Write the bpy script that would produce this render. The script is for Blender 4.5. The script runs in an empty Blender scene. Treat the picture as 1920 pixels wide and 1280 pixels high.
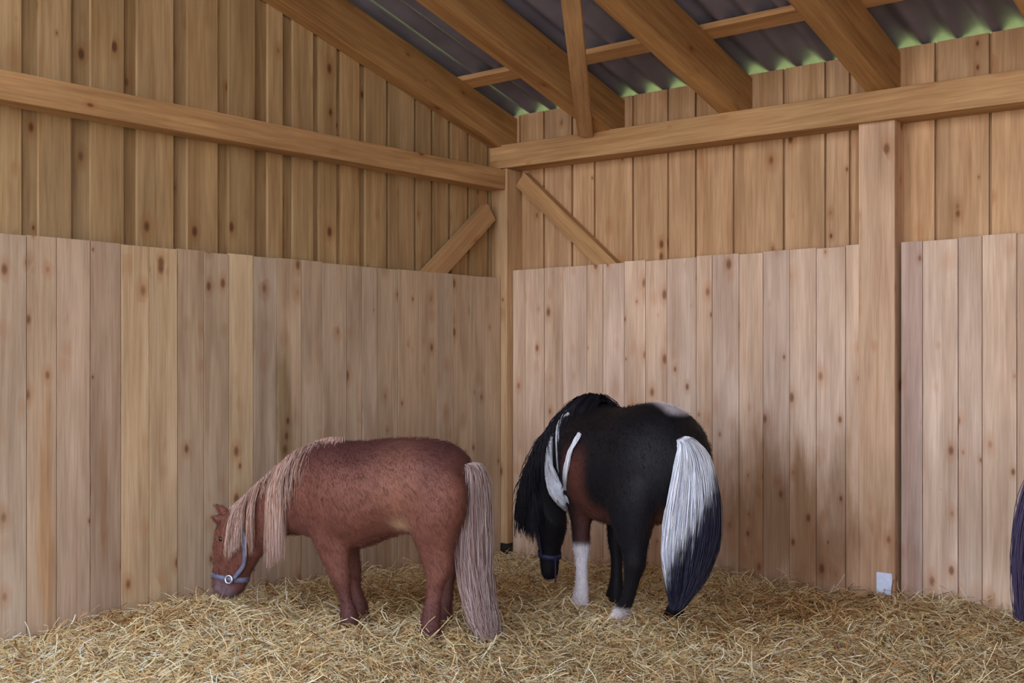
import bpy, bmesh, math, random
import numpy as np
from mathutils import Vector, Matrix
random.seed(7)
C = bpy.context.scene.collection
SC = bpy.context.scene

# ------------------------------------------------------------------ camera
F, CX, CY, DEP, H = 2063.0, 960.0, 683.0, 8.4, 1.4     # focal length (px), horizon, corner distance, eye height
_a, _b = 0.762, 0.647
_s = math.hypot(_a, _b); _a /= _s; _b /= _s
FW = np.array([-_b, _a, 0.0]); RT = np.array([_a, _b, 0.0]); UP = np.array([0, 0, 1.0])
LAT = (949 - CX) / F * DEP
CAM = -DEP * FW - LAT * RT + np.array([0, 0, H])
cam = bpy.data.cameras.new('camera'); camo = bpy.data.objects.new('camera', cam); C.objects.link(camo)
cam.sensor_width = 36; cam.lens = F / 1920 * 36
cam.shift_y = (CY - 640) / 1920
cam.clip_end = 300
camo.location = CAM
camo.rotation_euler = (math.pi / 2, 0, math.atan2(RT[1], RT[0]))
SC.camera = camo

# ------------------------------------------------------------------ light and exposure
w = bpy.data.worlds.new('sky'); SC.world = w; w.use_nodes = True
nt = w.node_tree; nt.nodes.clear()
wo = nt.nodes.new('ShaderNodeOutputWorld'); wb = nt.nodes.new('ShaderNodeBackground')
wg = nt.nodes.new('ShaderNodeTexCoord'); wx = nt.nodes.new('ShaderNodeSeparateXYZ'); wr = nt.nodes.new('ShaderNodeValToRGB')
nt.links.new(wg.outputs['Generated'], wx.inputs[0]); nt.links.new(wx.outputs['Z'], wr.inputs['Fac'])
wr.color_ramp.elements[0].position = 0.0; wr.color_ramp.elements[0].color = (0.95, 0.97, 1.0, 1)
wr.color_ramp.elements[1].position = 0.8; wr.color_ramp.elements[1].color = (0.62, 0.74, 1.0, 1)
nt.links.new(wr.outputs['Color'], wb.inputs['Color']); wb.inputs['Strength'].default_value = 1.6
nt.links.new(wb.outputs[0], wo.inputs[0])
sun = bpy.data.lights.new('sun', 'SUN'); sun.energy = 4.5; sun.angle = 0.03; sun.color = (1, 0.95, 0.86)
suno = bpy.data.objects.new('sun', sun); C.objects.link(suno)
suno.rotation_euler = (math.radians(7), math.radians(42), 0)
SC.view_settings.view_transform = 'Standard'; SC.view_settings.look = 'None'
SC.view_settings.gamma = 1; SC.view_settings.use_curve_mapping = False
SC.view_settings.exposure = 1.3

# ------------------------------------------------------------------ helpers
def proj(p):
    d = np.array(p, float) - CAM; z = d @ FW
    return CX + F * (d @ RT) / z, CY - F * d[2] / z
def ray(x, y): return FW + RT * (x - CX) / F + UP * (CY - y) / F
def at_depth(x, y, dep): return CAM + dep * ray(x, y)
def onx(x, y, X=0):
    r = ray(x, y); return CAM + r * (X - CAM[0]) / r[0]
def ony(x, y, Y=0):
    r = ray(x, y); return CAM + r * (Y - CAM[1]) / r[1]

def tag(o, label=None, cat=None, group=None, kind=None):
    if label: o['label'] = label
    if cat: o['category'] = cat
    if group: o['group'] = group
    if kind: o['kind'] = kind
    return o
def empty(name, loc=(0, 0, 0)):
    o = bpy.data.objects.new(name, None); C.objects.link(o); o.location = loc; o.empty_display_size = 0.1; return o
def link_mesh(name, me, mat=None, parent=None):
    o = bpy.data.objects.new(name, me); C.objects.link(o)
    if mat: me.materials.append(mat)
    if parent:
        o.parent = parent
        o.matrix_parent_inverse = Matrix.Translation(-Vector(parent.location))
    return o

def lin(c):
    return tuple(((v / 255) / 12.92 if v / 255 <= 0.04045 else ((v / 255 + 0.055) / 1.055) ** 2.4) for v in c)

# ------------------------------------------------------------------ materials
class N:
    def __init__(s, name, rough=0.7):
        s.m = bpy.data.materials.new(name); s.m.use_nodes = True
        s.t = s.m.node_tree; s.p = s.t.nodes['Principled BSDF']; s.p.inputs['Roughness'].default_value = rough
    def n(s, typ, **k):
        x = s.t.nodes.new(typ)
        for a, v in k.items(): setattr(x, a, v)
        return x
    def l(s, a, b): s.t.links.new(a, b)
    def math(s, op, a, b=None, clamp=False):
        x = s.n('ShaderNodeMath', operation=op); x.use_clamp = clamp
        for i, v in enumerate((a, b)):
            if v is None: continue
            if isinstance(v, (int, float)): x.inputs[i].default_value = v
            else: s.l(v, x.inputs[i])
        return x.outputs[0]
    def ramp(s, fac, stops):
        x = s.n('ShaderNodeValToRGB'); s.l(fac, x.inputs['Fac']); cr = x.color_ramp
        while len(cr.elements) < len(stops): cr.elements.new(0.5)
        for e, (p, c) in zip(cr.elements, stops):
            e.position = p; e.color = tuple(c) + (1,) if len(c) == 3 else c
        return x.outputs['Color']
    def mix(s, fac, a, b, mode='MIX'):
        x = s.n('ShaderNodeMix', data_type='RGBA', blend_type=mode)
        for i, v in ((0, fac), (6, a), (7, b)):
            if isinstance(v, (int, float)): x.inputs[i].default_value = v
            elif isinstance(v, tuple): x.inputs[i].default_value = v + (1,) if len(v) == 3 else v
            else: s.l(v, x.inputs[i])
        return x.outputs[2]

def wood(name, light, dark, knot=(0.16, 0.07, 0.03), knots=0.5, rough=0.75, sat=0.5, stain_shade=None, grain=1.0):
    k = N(name, rough)
    uv = k.n('ShaderNodeUVMap'); uv.uv_map = 'UVMap'
    def tex(typ, sx, sy, **kw):
        mp = k.n('ShaderNodeMapping'); mp.inputs['Scale'].default_value = (sx, sy, 1)
        k.l(uv.outputs[0], mp.inputs['Vector'])
        t = k.n(typ)
        for a, v in kw.items():
            if a in t.inputs: t.inputs[a].default_value = v
        k.l(mp.outputs[0], t.inputs['Vector']); return t
    g1 = tex('ShaderNodeTexNoise', 38, 1.4, Scale=1.0, Detail=4.0, Roughness=0.6, Distortion=0.6)
    g2 = tex('ShaderNodeTexNoise', 9, 0.8, Scale=1.0, Detail=3.0, Roughness=0.5)
    g3 = tex('ShaderNodeTexNoise', 130, 4, Scale=1.0, Detail=2.0)
    g = k.math('ADD', k.math('MULTIPLY', g1.outputs['Fac'], 0.5), k.math('MULTIPLY', g2.outputs['Fac'], 0.5))
    col = k.ramp(g, [(0.36, dark), (0.62, light)])
    col = k.mix(0.35 * grain, col, k.ramp(g3.outputs['Fac'], [(0.3, (0.62, 0.58, 0.52)), (0.6, (1, 1, 1))]), 'MULTIPLY')
    v = tex('ShaderNodeTexVoronoi', 10.0, 5.6, Scale=1.0, Randomness=1.0)
    rnd = k.n('ShaderNodeSeparateColor'); k.l(v.outputs['Color'], rnd.inputs[0])
    size = k.math('MULTIPLY', k.math('SUBTRACT', rnd.outputs[0], 1 - knots, True), 0.42 / max(knots, 0.01))
    halo = k.math('MULTIPLY', k.math('SUBTRACT', 1.0, k.math('DIVIDE', v.outputs['Distance'], k.math('ADD', k.math('MULTIPLY', size, 1.5), 0.001)), True), 0.9, True)
    core = k.math('MULTIPLY', k.math('SUBTRACT', 1.0, k.math('DIVIDE', v.outputs['Distance'], k.math('ADD', k.math('MULTIPLY', size, 0.62), 0.001)), True), 1.8, True)
    orange = tuple(d * f for d, f in zip(dark, (0.95, 0.72, 0.55)))
    col = k.mix(halo, col, orange); col = k.mix(core, col, knot)
    at = k.n('ShaderNodeAttribute'); at.attribute_name = 'tint'
    g4 = tex('ShaderNodeTexNoise', 6, 1.1, Scale=1.0, Detail=3.0, Roughness=0.6)
    col = k.mix(1.0, col, at.outputs['Color'], 'MULTIPLY')
    col = k.mix(0.8, col, k.ramp(g4.outputs['Fac'], [(0.32, (0.80, 0.78, 0.78)), (0.66, (1.14, 1.14, 1.16))]), 'MULTIPLY')
    if stain_shade:
        geo = k.n('ShaderNodeNewGeometry'); sp = k.n('ShaderNodeSeparateXYZ'); k.l(geo.outputs['Position'], sp.inputs[0])
        ns = k.n('ShaderNodeTexNoise'); ns.inputs['Scale'].default_value = 5.0; ns.inputs['Detail'].default_value = 5
        ms = k.n('ShaderNodeMapping'); ms.inputs['Scale'].default_value = (1.6, 1.6, 0.35)
        k.l(geo.outputs['Position'], ms.inputs[0]); k.l(ms.outputs[0], ns.inputs['Vector'])
        for (axis, c0, z0, rw, rh, colr, amt) in stain_shade:
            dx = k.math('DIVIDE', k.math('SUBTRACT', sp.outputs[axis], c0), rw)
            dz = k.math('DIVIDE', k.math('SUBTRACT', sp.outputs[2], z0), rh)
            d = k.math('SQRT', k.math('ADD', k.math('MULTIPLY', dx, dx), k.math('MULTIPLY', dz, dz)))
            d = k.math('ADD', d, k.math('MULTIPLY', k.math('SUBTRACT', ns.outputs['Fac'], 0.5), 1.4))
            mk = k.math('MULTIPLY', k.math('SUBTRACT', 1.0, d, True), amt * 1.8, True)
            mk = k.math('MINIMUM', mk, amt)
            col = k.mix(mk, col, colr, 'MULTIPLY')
    k.l(col, k.p.inputs['Base Color'])
    bp = k.n('ShaderNodeBump'); bp.inputs['Strength'].default_value = 0.25; bp.inputs['Distance'].default_value = 0.004
    k.l(g1.outputs['Fac'], bp.inputs['Height']); k.l(bp.outputs[0], k.p.inputs['Normal'])
    return k.m

M = {}
M['board'] = wood('sawn_board', lin((210, 178, 140)), lin((174, 138, 98)), knots=0.34)
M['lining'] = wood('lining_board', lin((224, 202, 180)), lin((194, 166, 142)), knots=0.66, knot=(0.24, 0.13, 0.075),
                   stain_shade=[(0, 2.25, 0.35, 0.62, 0.75, (0.52, 0.40, 0.28), 0.95), (0, 1.0, 0.0, 1.0, 0.3, (0.6, 0.48, 0.36), 0.7),  # dirt on the right wall, with the pony's soft shadow painted in
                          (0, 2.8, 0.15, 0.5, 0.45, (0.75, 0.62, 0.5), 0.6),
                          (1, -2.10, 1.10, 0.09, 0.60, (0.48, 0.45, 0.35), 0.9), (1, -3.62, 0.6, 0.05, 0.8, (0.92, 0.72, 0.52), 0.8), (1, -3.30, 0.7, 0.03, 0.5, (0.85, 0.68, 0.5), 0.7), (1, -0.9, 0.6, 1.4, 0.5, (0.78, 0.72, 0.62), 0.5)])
M['beam'] = wood('squared_timber', lin((202, 162, 114)), lin((168, 126, 82)), knots=0.22)
M['rafter'] = wood('rafter_timber', lin((192, 148, 94)), lin((150, 106, 60)), knots=0.2)

def simple(name, col, rough=0.6, metal=0.0, noise=None, nscale=8):
    k = N(name, rough); k.p.inputs['Metallic'].default_value = metal
    if noise:
        tc = k.n('ShaderNodeTexCoord'); ns = k.n('ShaderNodeTexNoise'); ns.inputs['Scale'].default_value = nscale; ns.inputs['Detail'].default_value = 4
        k.l(tc.outputs['Object'], ns.inputs['Vector'])
        k.l(k.ramp(ns.outputs['Fac'], [(0.3, noise), (0.7, col)]), k.p.inputs['Base Color'])
    else: k.p.inputs['Base Color'].default_value = tuple(col) + (1,)
    return k.m
M['sheet'] = simple('corrugated_sheet', lin((132, 130, 148)), 0.5, 0.1, lin((104, 102, 118)), 3)
M['steel'] = simple('galvanised_steel', lin((228, 236, 255)), 0.5, 0.0, lin((208, 220, 248)), 30)
M['dark_steel'] = simple('dark_steel', lin((52, 44, 44)), 0.5, 0.3, lin((40, 36, 38)), 30)
M['grass'] = simple('meadow', lin((188, 208, 116)), 0.9, 0, lin((156, 180, 92)), 4)
M['strap'] = simple('halter_strap', lin((112, 112, 138)), 0.6, 0, lin((88, 88, 112)), 40)
M['strap2'] = simple('halter_strap_navy', lin((40, 42, 78)), 0.6, 0, lin((30, 30, 60)), 40)
M['ring'] = simple('halter_ring', lin((225, 225, 235)), 0.25, 0.9, lin((190, 190, 205)), 40)
M['eye'] = simple('eye', (0.01, 0.008, 0.006), 0.12, 0)

def vcol_mat(name, attr='col', rough=0.7, bump=0.0, spec=0.3, sheen=0.0, transl=0, hairn=False):
    k = N(name, rough); k.p.inputs['Specular IOR Level'].default_value = spec
    at = k.n('ShaderNodeAttribute'); at.attribute_name = attr; col = at.outputs['Color']
    if bump:
        tc = k.n('ShaderNodeTexCoord')
        mp = k.n('ShaderNodeMapping'); mp.inputs['Scale'].default_value = (1, 1, 0.35) if hairn else (1, 1, 1)
        k.l(tc.outputs['Object'], mp.inputs[0])
        ns = k.n('ShaderNodeTexNoise'); ns.inputs['Scale'].default_value = 150; ns.inputs['Detail'].default_value = 3
        n2 = k.n('ShaderNodeTexNoise'); n2.inputs['Scale'].default_value = 9; n2.inputs['Detail'].default_value = 4
        k.l(mp.outputs[0], ns.inputs['Vector']); k.l(mp.outputs[0], n2.inputs['Vector'])
        col = k.mix(0.8, col, k.ramp(ns.outputs['Fac'], [(0.3, (0.72, 0.70, 0.68)), (0.7, (1.12, 1.12, 1.12))]), 'MULTIPLY')
        col = k.mix(0.8, col, k.ramp(n2.outputs['Fac'], [(0.3, (0.78, 0.74, 0.74)), (0.7, (1.15, 1.15, 1.15))]), 'MULTIPLY')
        bp = k.n('ShaderNodeBump'); bp.inputs['Strength'].default_value = bump; bp.inputs['Distance'].default_value = 0.004
        k.l(ns.outputs['Fac'], bp.inputs['Height']); k.l(bp.outputs[0], k.p.inputs['Normal'])
    if sheen: k.p.inputs['Sheen Weight'].default_value = sheen
    k.l(col, k.p.inputs['Base Color'])
    return k.m
M['coat'] = vcol_mat('pony_coat', rough=0.62, bump=0.6, spec=0.28, sheen=0.0, hairn=True)
M['hair'] = vcol_mat('pony_hair', rough=0.5, spec=0.3)
M['straw'] = vcol_mat('straw_stalk', rough=0.55, spec=0.3)

# ------------------------------------------------------------------ timber builder
class Boards:
    """oriented boxes in one mesh with uv (across, along) and a tint per board"""
    def __init__(s): s.v = []; s.f = []; s.uv = []; s.t = []
    def prism(s, pts8, along, tint=(1, 1, 1)):
        """pts8: bottom quad 0-3 then top quad 4-7 ; along: unit vector of the grain"""
        b = len(s.v); P = [np.array(p, float) for p in pts8]; s.v += [tuple(p) for p in P]
        al = np.array(along, float); al /= np.linalg.norm(al)
        ou, ov = random.uniform(0, 60), random.uniform(0, 60)
        for q in ((0, 3, 2, 1), (4, 5, 6, 7), (0, 1, 5, 4), (1, 2, 6, 5), (2, 3, 7, 6), (3, 0, 4, 7)):
            s.f.append(tuple(b + i for i in q))
            n = np.cross(P[q[1]] - P[q[0]], P[q[2]] - P[q[0]]); n /= (np.linalg.norm(n) + 1e-9)
            ac = np.cross(n, al); L = np.linalg.norm(ac)
            if L < 0.3:      # end grain
                ac = np.cross(n, (1, 0, 0)) if abs(n[0]) < 0.8 else np.cross(n, (0, 1, 0)); a2 = np.cross(n, ac)
                for i in q: s.uv.append((P[i] @ ac + ou, P[i] @ a2 * 6 + ov))
            else:
                ac /= L; k = abs(n[0]) * 3.1 + abs(n[1]) * 1.7
                for i in q: s.uv.append((P[i] @ ac + ou + k, P[i] @ al + ov))
            s.t.append(tint)
    def box(s, x0, x1, y0, y1, z0, z1, along=(0, 0, 1), tint=(1, 1, 1), ztop=None):
        """ztop: optional function (x,y)->z for a sloped top"""
        xy = [(x0, y0), (x1, y0), (x1, y1), (x0, y1)]
        s.prism([(x, y, z0) for x, y in xy] + [(x, y, ztop(x, y) if ztop else z1) for x, y in xy], along, tint)
    def build(s, name, mat, parent=None, bevel=0.0):
        me = bpy.data.meshes.new(name); me.from_pydata(s.v, [], s.f); 
        ul = me.uv_layers.new(name='UVMap'); ul.data.foreach_set('uv', np.array(s.uv, 'f').ravel())
        ta = me.attributes.new('tint', 'FLOAT_COLOR', 'CORNER')
        arr = np.ones((len(s.uv), 4), 'f'); arr[:, :3] = np.repeat(np.array(s.t, 'f'), 4, axis=0); ta.data.foreach_set('color', arr.ravel())
        me.update()
        o = link_mesh(name, me, mat, parent)
        if bevel:
            md = o.modifiers.new('bevel', 'BEVEL'); md.width = bevel; md.segments = 2; md.limit_method = 'ANGLE'
        return o
def mul(a, b): return tuple(p * q for p, q in zip(a, b))
def tint(v=0.1, warm=0.0, base=1.0):
    b = base * random.uniform(1 - v, 1 + v); d = random.uniform(-0.05, 0.05)
    return (b * (1 + d * 0.5 + warm), b * (1 - abs(d) * 0.3), b * (1 - d - warm))

SL = 0.28                       # roof pitch (rise per metre)
RTOP = 3.325; RBOT = 3.03       # rafter top / underside height over the wall plate
XR = lambda X: -0.012 * X       # the plate runs very slightly downhill to the right
def rooftop(x, y): return RTOP + XR(x) - SL * y

# ---- left wall: board-and-batten cladding behind, flush lining in front
YB = -6.6
B = Boards()
raised = [(-3.609, -3.434), (-3.32, -3.128), (-3.044, -2.817), (-2.722, -2.519), (-2.436, -2.25), (-2.15, -2.039), (-1.955, -1.795),
          (-1.745, -1.60), (-1.557, -1.40), (-1.34, -1.155), (-1.125, -0.885), (-0.86, -0.715), (-0.69, -0.535), (-0.50, -0.33), (-0.30, -0.105), (-0.08, 0.115)]
y = -3.701
while y > YB:
    raised.insert(0, (max(y - 0.19, YB), y)); y -= 0.29
for (a, b) in raised:
    B.box(-0.122, -0.100, a, b, -0.2, 0, tint=mul(tint(0.12, 0, 0.84), (0.95, 0.96, 0.84)), ztop=lambda x, y: rooftop(x, y) - 0.03)
ed = sorted(set([YB] + [(raised[i][1] + raised[i + 1][0]) / 2 for i in range(0, len(raised) - 1)] + [0.12]))
y = YB
while y < 0.13:
    B.box(-0.146, -0.123, y, min(y + 0.288, 0.14), -0.2, 0, tint=mul(tint(0.08, 0, 0.66), (0.95, 0.96, 0.84)), ztop=lambda x, y: rooftop(x, y) - 0.03); y += 0.29  # recessed boards tinted darker, painting in the shade between the raised ones
tag(B.build('wall_left', M['board']), kind='structure')

B = Boards()
ys = [YB] + [-7.2 + 0.178 * i for i in range(1, 20)] + [-3.722, -3.562, -3.377, -3.199, -3.032, -2.854, -2.678, -2.507, -2.335, -2.157, -1.971, -1.799, -1.598, -1.46, -1.325, -1.13, -0.938, -0.75, -0.586, -0.415, -0.24, -0.062]
ys = sorted(set(round(v, 3) for v in ys if v >= YB and not -3.99 < v < -3.73 and not YB < v < YB + 0.05))
tl = {-3.722: (0.98, .93, .9), -3.562: (0.95, .90, .92), -3.377: (0.78, 0.72, 0.72), -3.199: (1.08, 1.0, 0.86), -3.032: (1.03, .97, .84), -2.507: (1.08, 1.05, .93)}
for a, b in zip(ys[:-1], ys[1:]):
    t = tl.get(a, tint(0.09, 0.01, 0.90)); t = tuple(v * q for v, q in zip(t, (0.91, 0.92, 0.86))); jit = random.uniform(0, 0.004)
    B.box(-0.03, -jit, a + 0.002, b - 0.002, -0.2, 2.052 + random.uniform(-0.004, 0.004), tint=t)
tag(B.build('wall_left_lining', M['lining'], bevel=0.0015), kind='structure')

# ---- right wall
XE = 8.2
B = Boards()
xs = [-0.10, 0.038, 0.274, 0.542, 0.746, 1.082, 1.373, 1.593, 1.881, 2.24, 2.522, 2.681, 2.95, 3.202, 3.506, 3.80, 4.11, 4.4]
while xs[-1] < XE: xs.append(xs[-1] + random.uniform(0.24, 0.32))
for a, b in zip(xs[:-1], xs[1:]):
    B.box(a + 0.009, b - 0.009, 0.12, 0.142, -0.2, 0, tint=mul(tint(0.07, 0.0, 1.0), (1.02, 0.96, 0.93)), ztop=lambda x, y: rooftop(x, 0.12) + 0.027)
    B.box(a - 0.12, a + 0.12, 0.1425, 0.164, -0.2, 0, tint=tint(0.05, 0, 0.8), ztop=lambda x, y: rooftop(x, 0.12) + 0.027)
tag(B.build('wall_right', M['board']), kind='structure')
B = Boards()
xs = [0.064, 0.19, 0.37, 0.545, 0.763, 0.904, 1.087, 1.264, 1.436, 1.665, 1.786, 1.982, 2.153, 2.336, 2.514, 2.702, 2.79]
for a, b in zip(xs[:-1], xs[1:]):
    B.box(a + 0.002, b - 0.002, random.uniform(0, 0.004), 0.028, -0.2, 2.115 + random.uniform(-0.006, 0.006), tint=mul(tint(0.08, -0.005, 1.04), (1.03, 0.995, 0.985)))
xs = [3.035, 3.162, 3.363, 3.494, 3.677, 3.86, 4.05]
while xs[-1] < XE - 0.1: xs.append(xs[-1] + random.uniform(0.14, 0.2))
for i, (a, b) in enumerate(zip(xs[:-1], xs[1:])):
    t = (0.80, 0.76, 0.86) if i == 0 else mul(tint(0.08, -0.01, 1.02), (1.03, 0.995, 0.985))
    B.box(a + 0.002, b - 0.002, random.uniform(0.012, 0.016), 0.04, -0.2, 2.117 + random.uniform(-0.006, 0.006), tint=t)
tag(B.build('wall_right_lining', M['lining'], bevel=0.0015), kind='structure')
# ---- unseen side wall, added so that light enters from the open front only
B = Boards(); y = YB
while y < 0.1:
    B.box(XE, XE + 0.022, y + 0.004, y + 0.276, -0.2, 0, tint=tint(0.08), ztop=lambda x, y: rooftop(x, y) - 0.03); y += 0.28
tag(B.build('added_side_wall', M['board']), kind='structure')

# ---- frame timbers
def timber(name, args, label, cat, group=None, mat='beam', bevel=0.004, tn=None, **kw):
    b = Boards(); b.box(*args, tint=tn or tint(0.05), **kw); o = b.build(name, M[mat], bevel=bevel)
    return tag(o, label, cat, group)
def bar(name, P, Q, width, thick, side, label, cat, mat='beam', group=None, cutz=None, tn=None):
    """straight timber from P to Q; width measured along side x axis, thick along side"""
    P = np.array(P, float); Q = np.array(Q, float); a = (Q - P) / np.linalg.norm(Q - P)
    s = np.array(side, float); s -= a * (s @ a); s /= np.linalg.norm(s); n = np.cross(a, s)
    q = [P + n * width / 2 * i + s * thick / 2 * j for i, j in ((-1, -1), (1, -1), (1, 1), (-1, 1))]
    r = [p + (Q - P) for p in q]
    b = Boards(); b.prism(q + r, a, tn or tint(0.05)); o = b.build(name, M[mat], bevel=0.003)
    return tag(o, label, cat, group)

cp = timber('post', (-0.095, 0.06, -0.06, 0.118, 0.045, 2.882), 'square corner post where the two boarded walls meet', 'post', mat='board', tn=(1.0, 0.98, 0.95))
p2 = timber('post', (2.794, 3.013, -0.022, 0.118, -0.1, 2.838), 'wide wooden post rising to the wall plate above the small pale plate', 'post', mat='lining', tn=(1.0, 0.88, 0.78))
# wall plate (right) slightly out of level as in the photograph
b = Boards()
def plate(x, z): return z - 0.0185 * x
for (x0, x1) in ((-0.105, XE),):
    b.prism([(x0, -0.07, plate(x0, 2.885)), (x1, -0.07, plate(x1, 2.885)), (x1, 0.117, plate(x1, 2.885)), (x0, 0.117, plate(x0, 2.885)),
             (x0, -0.07, plate(x0, 3.062)), (x1, -0.07, plate(x1, 3.062)), (x1, 0.117, plate(x1, 3.062)), (x0, 0.117, plate(x0, 3.062))], (1, 0, 0))
tag(b.build('beam', M['beam'], bevel=0.005), 'heavy horizontal wall plate carrying the rafter feet along the right wall', 'beam')
b = Boards()
b.prism([(-0.098, YB, 2.695), (0.045, YB, 2.695), (0.045, -0.063, 2.722), (-0.098, -0.063, 2.722),
         (-0.098, YB, 2.845), (0.045, YB, 2.845), (0.045, -0.063, 2.872), (-0.098, -0.063, 2.872)], (0, 1, 0))
tag(b.build('beam', M['beam'], bevel=0.005), 'horizontal rail running across the left board wall to the corner post', 'beam')

# braces
P, Q = onx(916, 398, -0.045), onx(806, 518, -0.045)
bar('brace', P + (P - Q) * 0.0, Q + (Q - P) * 0.25, 0.145, 0.07, (1, 0, 0), 'short diagonal brace on the left wall under the rail', 'brace')
P, Q = ony(980, 337, 0.075), ony(1137, 492, 0.075)
bar('brace', P, Q + (Q - P) * 0.15, 0.125, 0.07, (0, 1, 0), 'diagonal brace on the right wall beside the corner post', 'brace')

# rafters
labels = ['rafter lying against the left board wall, first from the corner',
          'second rafter from the corner, crossed by the slanting wind brace',
          'third rafter from the corner, in the middle of the ceiling',
          'rafter whose foot stands nearly above the wide wooden post',
          'rafter at the upper right corner, foot beyond the frame edge']
for i, X in enumerate([0.011, 1.013, 2.018, 2.995, 4.0, 5.0, 6.0, 7.0, 8.1]):
    b = Boards(); x0, x1 = X - (0.109 if i == 0 else 0.142), X
    y0, y1 = YB - 0.3, 0.118
    def rz(x, y, z): return z + XR(X) - SL * y
    b.prism([(x0, y0, rz(x0, y0, RBOT)), (x1, y0, rz(x1, y0, RBOT)), (x1, y1, rz(x1, y1, RBOT)), (x0, y1, rz(x0, y1, RBOT)),
             (x0, y0, rz(x0, y0, RTOP)), (x1, y0, rz(x1, y0, RTOP)), (x1, y1, rz(x1, y1, RTOP)), (x0, y1, rz(x0, y1, RTOP))], (0, -1, SL))
    o = b.build('rafter', M['rafter'], bevel=0.004)
    if i < 5: tag(o, labels[i], 'rafter', 'rafters under the corrugated roof')
    else: tag(o, 'rafter beyond the right edge of the view', 'rafter', 'rafters outside the view')
# roof battens running across the rafters
for i, yb in enumerate([-0.50, -2.35, -3.4, -4.45, -5.5, -6.7]):
    b = Boards(); y0, y1 = yb, yb + 0.115; x0, x1 = -0.15, XE + 0.1
    q = [(x, y, rooftop(x, y) + e) for e in (0.001, 0.036) for (x, y) in ((x0, y0), (x1, y0), (x1, y1), (x0, y1))]
    b.prism(q, (1, 0, 0), (1.05, 1.0, 0.95)); o = b.build('roof_batten', M['beam'])
    tag(o, 'flat batten crossing the rafters just above the right wall plate' if i == 0 else 'flat batten crossing the rafters higher up the roof', 'batten',
        'roof battens' if i == 0 else 'upper roof battens')
b = Boards(); x0, x1 = -0.15, XE + 0.1
q = [(x, y, rooftop(x, y) + e) for e in (0.001, 0.036) for (x, y) in ((x0, 0.40), (x1, 0.40), (x1, 0.46), (x0, 0.46))]
# wind brace nailed under the rafters
def under(x, y, e=0.0): return np.array([x, y, RBOT + XR(x) - SL * y - e])
P = under(0.815, -0.085, 0.019); Q = under(1.745, -1.47, 0.019); Q2 = P + (Q - P) * 4.2
nrm = np.array([0, SL, 1.0])
bar('wind_brace', P, Q2, 0.11, 0.028, nrm, 'slanting plank nailed under the rafters, standing on the wall plate near the corner', 'brace', mat='beam')

# corrugated roof
nx, ny = 900, 2
X = np.linspace(-0.35, XE + 0.35, nx); Yv = [0.58, YB - 0.45]
V = []; Fc = []
for t in (0.0, 0.006):
    for yv in Yv:
        for x in X: V.append((x, yv, rooftop(0, yv) + XR(x) + 0.037 + 0.024 + 0.024 * math.cos((x - 2.033) / 0.2 * 2 * math.pi) + t))
for i in range(nx - 1):
    Fc.append((i, nx + i, nx + i + 1, i + 1)); Fc.append((2 * nx + i, 2 * nx + i + 1, 3 * nx + i + 1, 3 * nx + i))
    Fc.append((i, i + 1, 2 * nx + i + 1, 2 * nx + i)); Fc.append((nx + i, 3 * nx + i, 3 * nx + i + 1, nx + i + 1))
me = bpy.data.meshes.new('ceiling'); me.from_pydata(V, [], Fc); me.update()
for p in me.polygons: p.use_smooth = True
me.set_sharp_from_angle(angle=0.9)
tag(link_mesh('ceiling', me, M['sheet']), kind='structure')

# ------------------------------------------------------------------ ground outside, floor inside
me = bpy.data.meshes.new('floor')
me.from_pydata([(-0.05, YB, -0.2), (XE, YB, -0.2), (XE, 0.1, -0.2), (-0.05, 0.1, -0.2)], [], [(0, 1, 2, 3)])
tag(link_mesh('floor', me, simple('earth', lin((112, 92, 66)), 0.95, 0, lin((90, 72, 50)), 5)), kind='structure')
for gname, g0, g1, gm in (('ground', -60, YB, simple('tan_bounce_yard', lin((176, 160, 138)), 0.95, 0, lin((140, 126, 106)), 6)), ('ground', YB, 60, M['grass'])):  # unseen tan yard, made up to warm the light bounced indoors
    me = bpy.data.meshes.new(gname)
    me.from_pydata([(-60, g0, -0.25), (60, g0, -0.25), (60, g1, -0.25), (-60, g1, -0.25)], [], [(0, 1, 2, 3)])
    tag(link_mesh(gname, me, gm), kind='structure')

# ------------------------------------------------------------------ straw
_rs = np.random.RandomState(3)
_ph = _rs.uniform(0, 6.28, (14, 2)); _fr = _rs.uniform(1.2, 9.0, 14); _an = _rs.uniform(0, 6.28, 14)
def nz(x, y):
    s = 0
    for k in range(14):
        s = s + np.sin((x * np.cos(_an[k]) + y * np.sin(_an[k])) * _fr[k] + _ph[k, 0]) / (1 + _fr[k] * 0.25)
    return s / 6
def gauss(x, y, cx, cy, rx, ry): return np.exp(-((x - cx) / rx) ** 2 - ((y - cy) / ry) ** 2)
def hgt(x, y):
    h = -0.03 + 0.05 * nz(x, y) + 0.02 * np.sin(x * 13 + 2 * np.sin(y * 5)) * np.sin(y * 11 + 1.5 * np.sin(x * 7))
    h = h - 0.06 * gauss(x, y, 0.1, -0.1, 1.1, 1.0) - 0.045 * gauss(x, y, 0.2, -4.0, 0.6, 0.5)
    h = h + 0.11 * gauss(x, y, 0.65, -3.05, 0.55, 0.7) + 0.05 * gauss(x, y, 3.3, -0.3, 0.5, 0.4)
    h = h + 0.05 * gauss(x, y, 1.6, -2.9, 0.4, 0.9)
    for (px, py, dd, am) in ((1165, 1175, 5.7, .05), (1275, 1160, 5.75, .06), (1095, 1130, 6.15, .03), (655, 1165, 5.7, .02), (815, 1180, 5.5, .03)):
        P = at_depth(px, py, dd); h = h + am * gauss(x, y, P[0], P[1], .16, .16)
    return h
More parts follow.
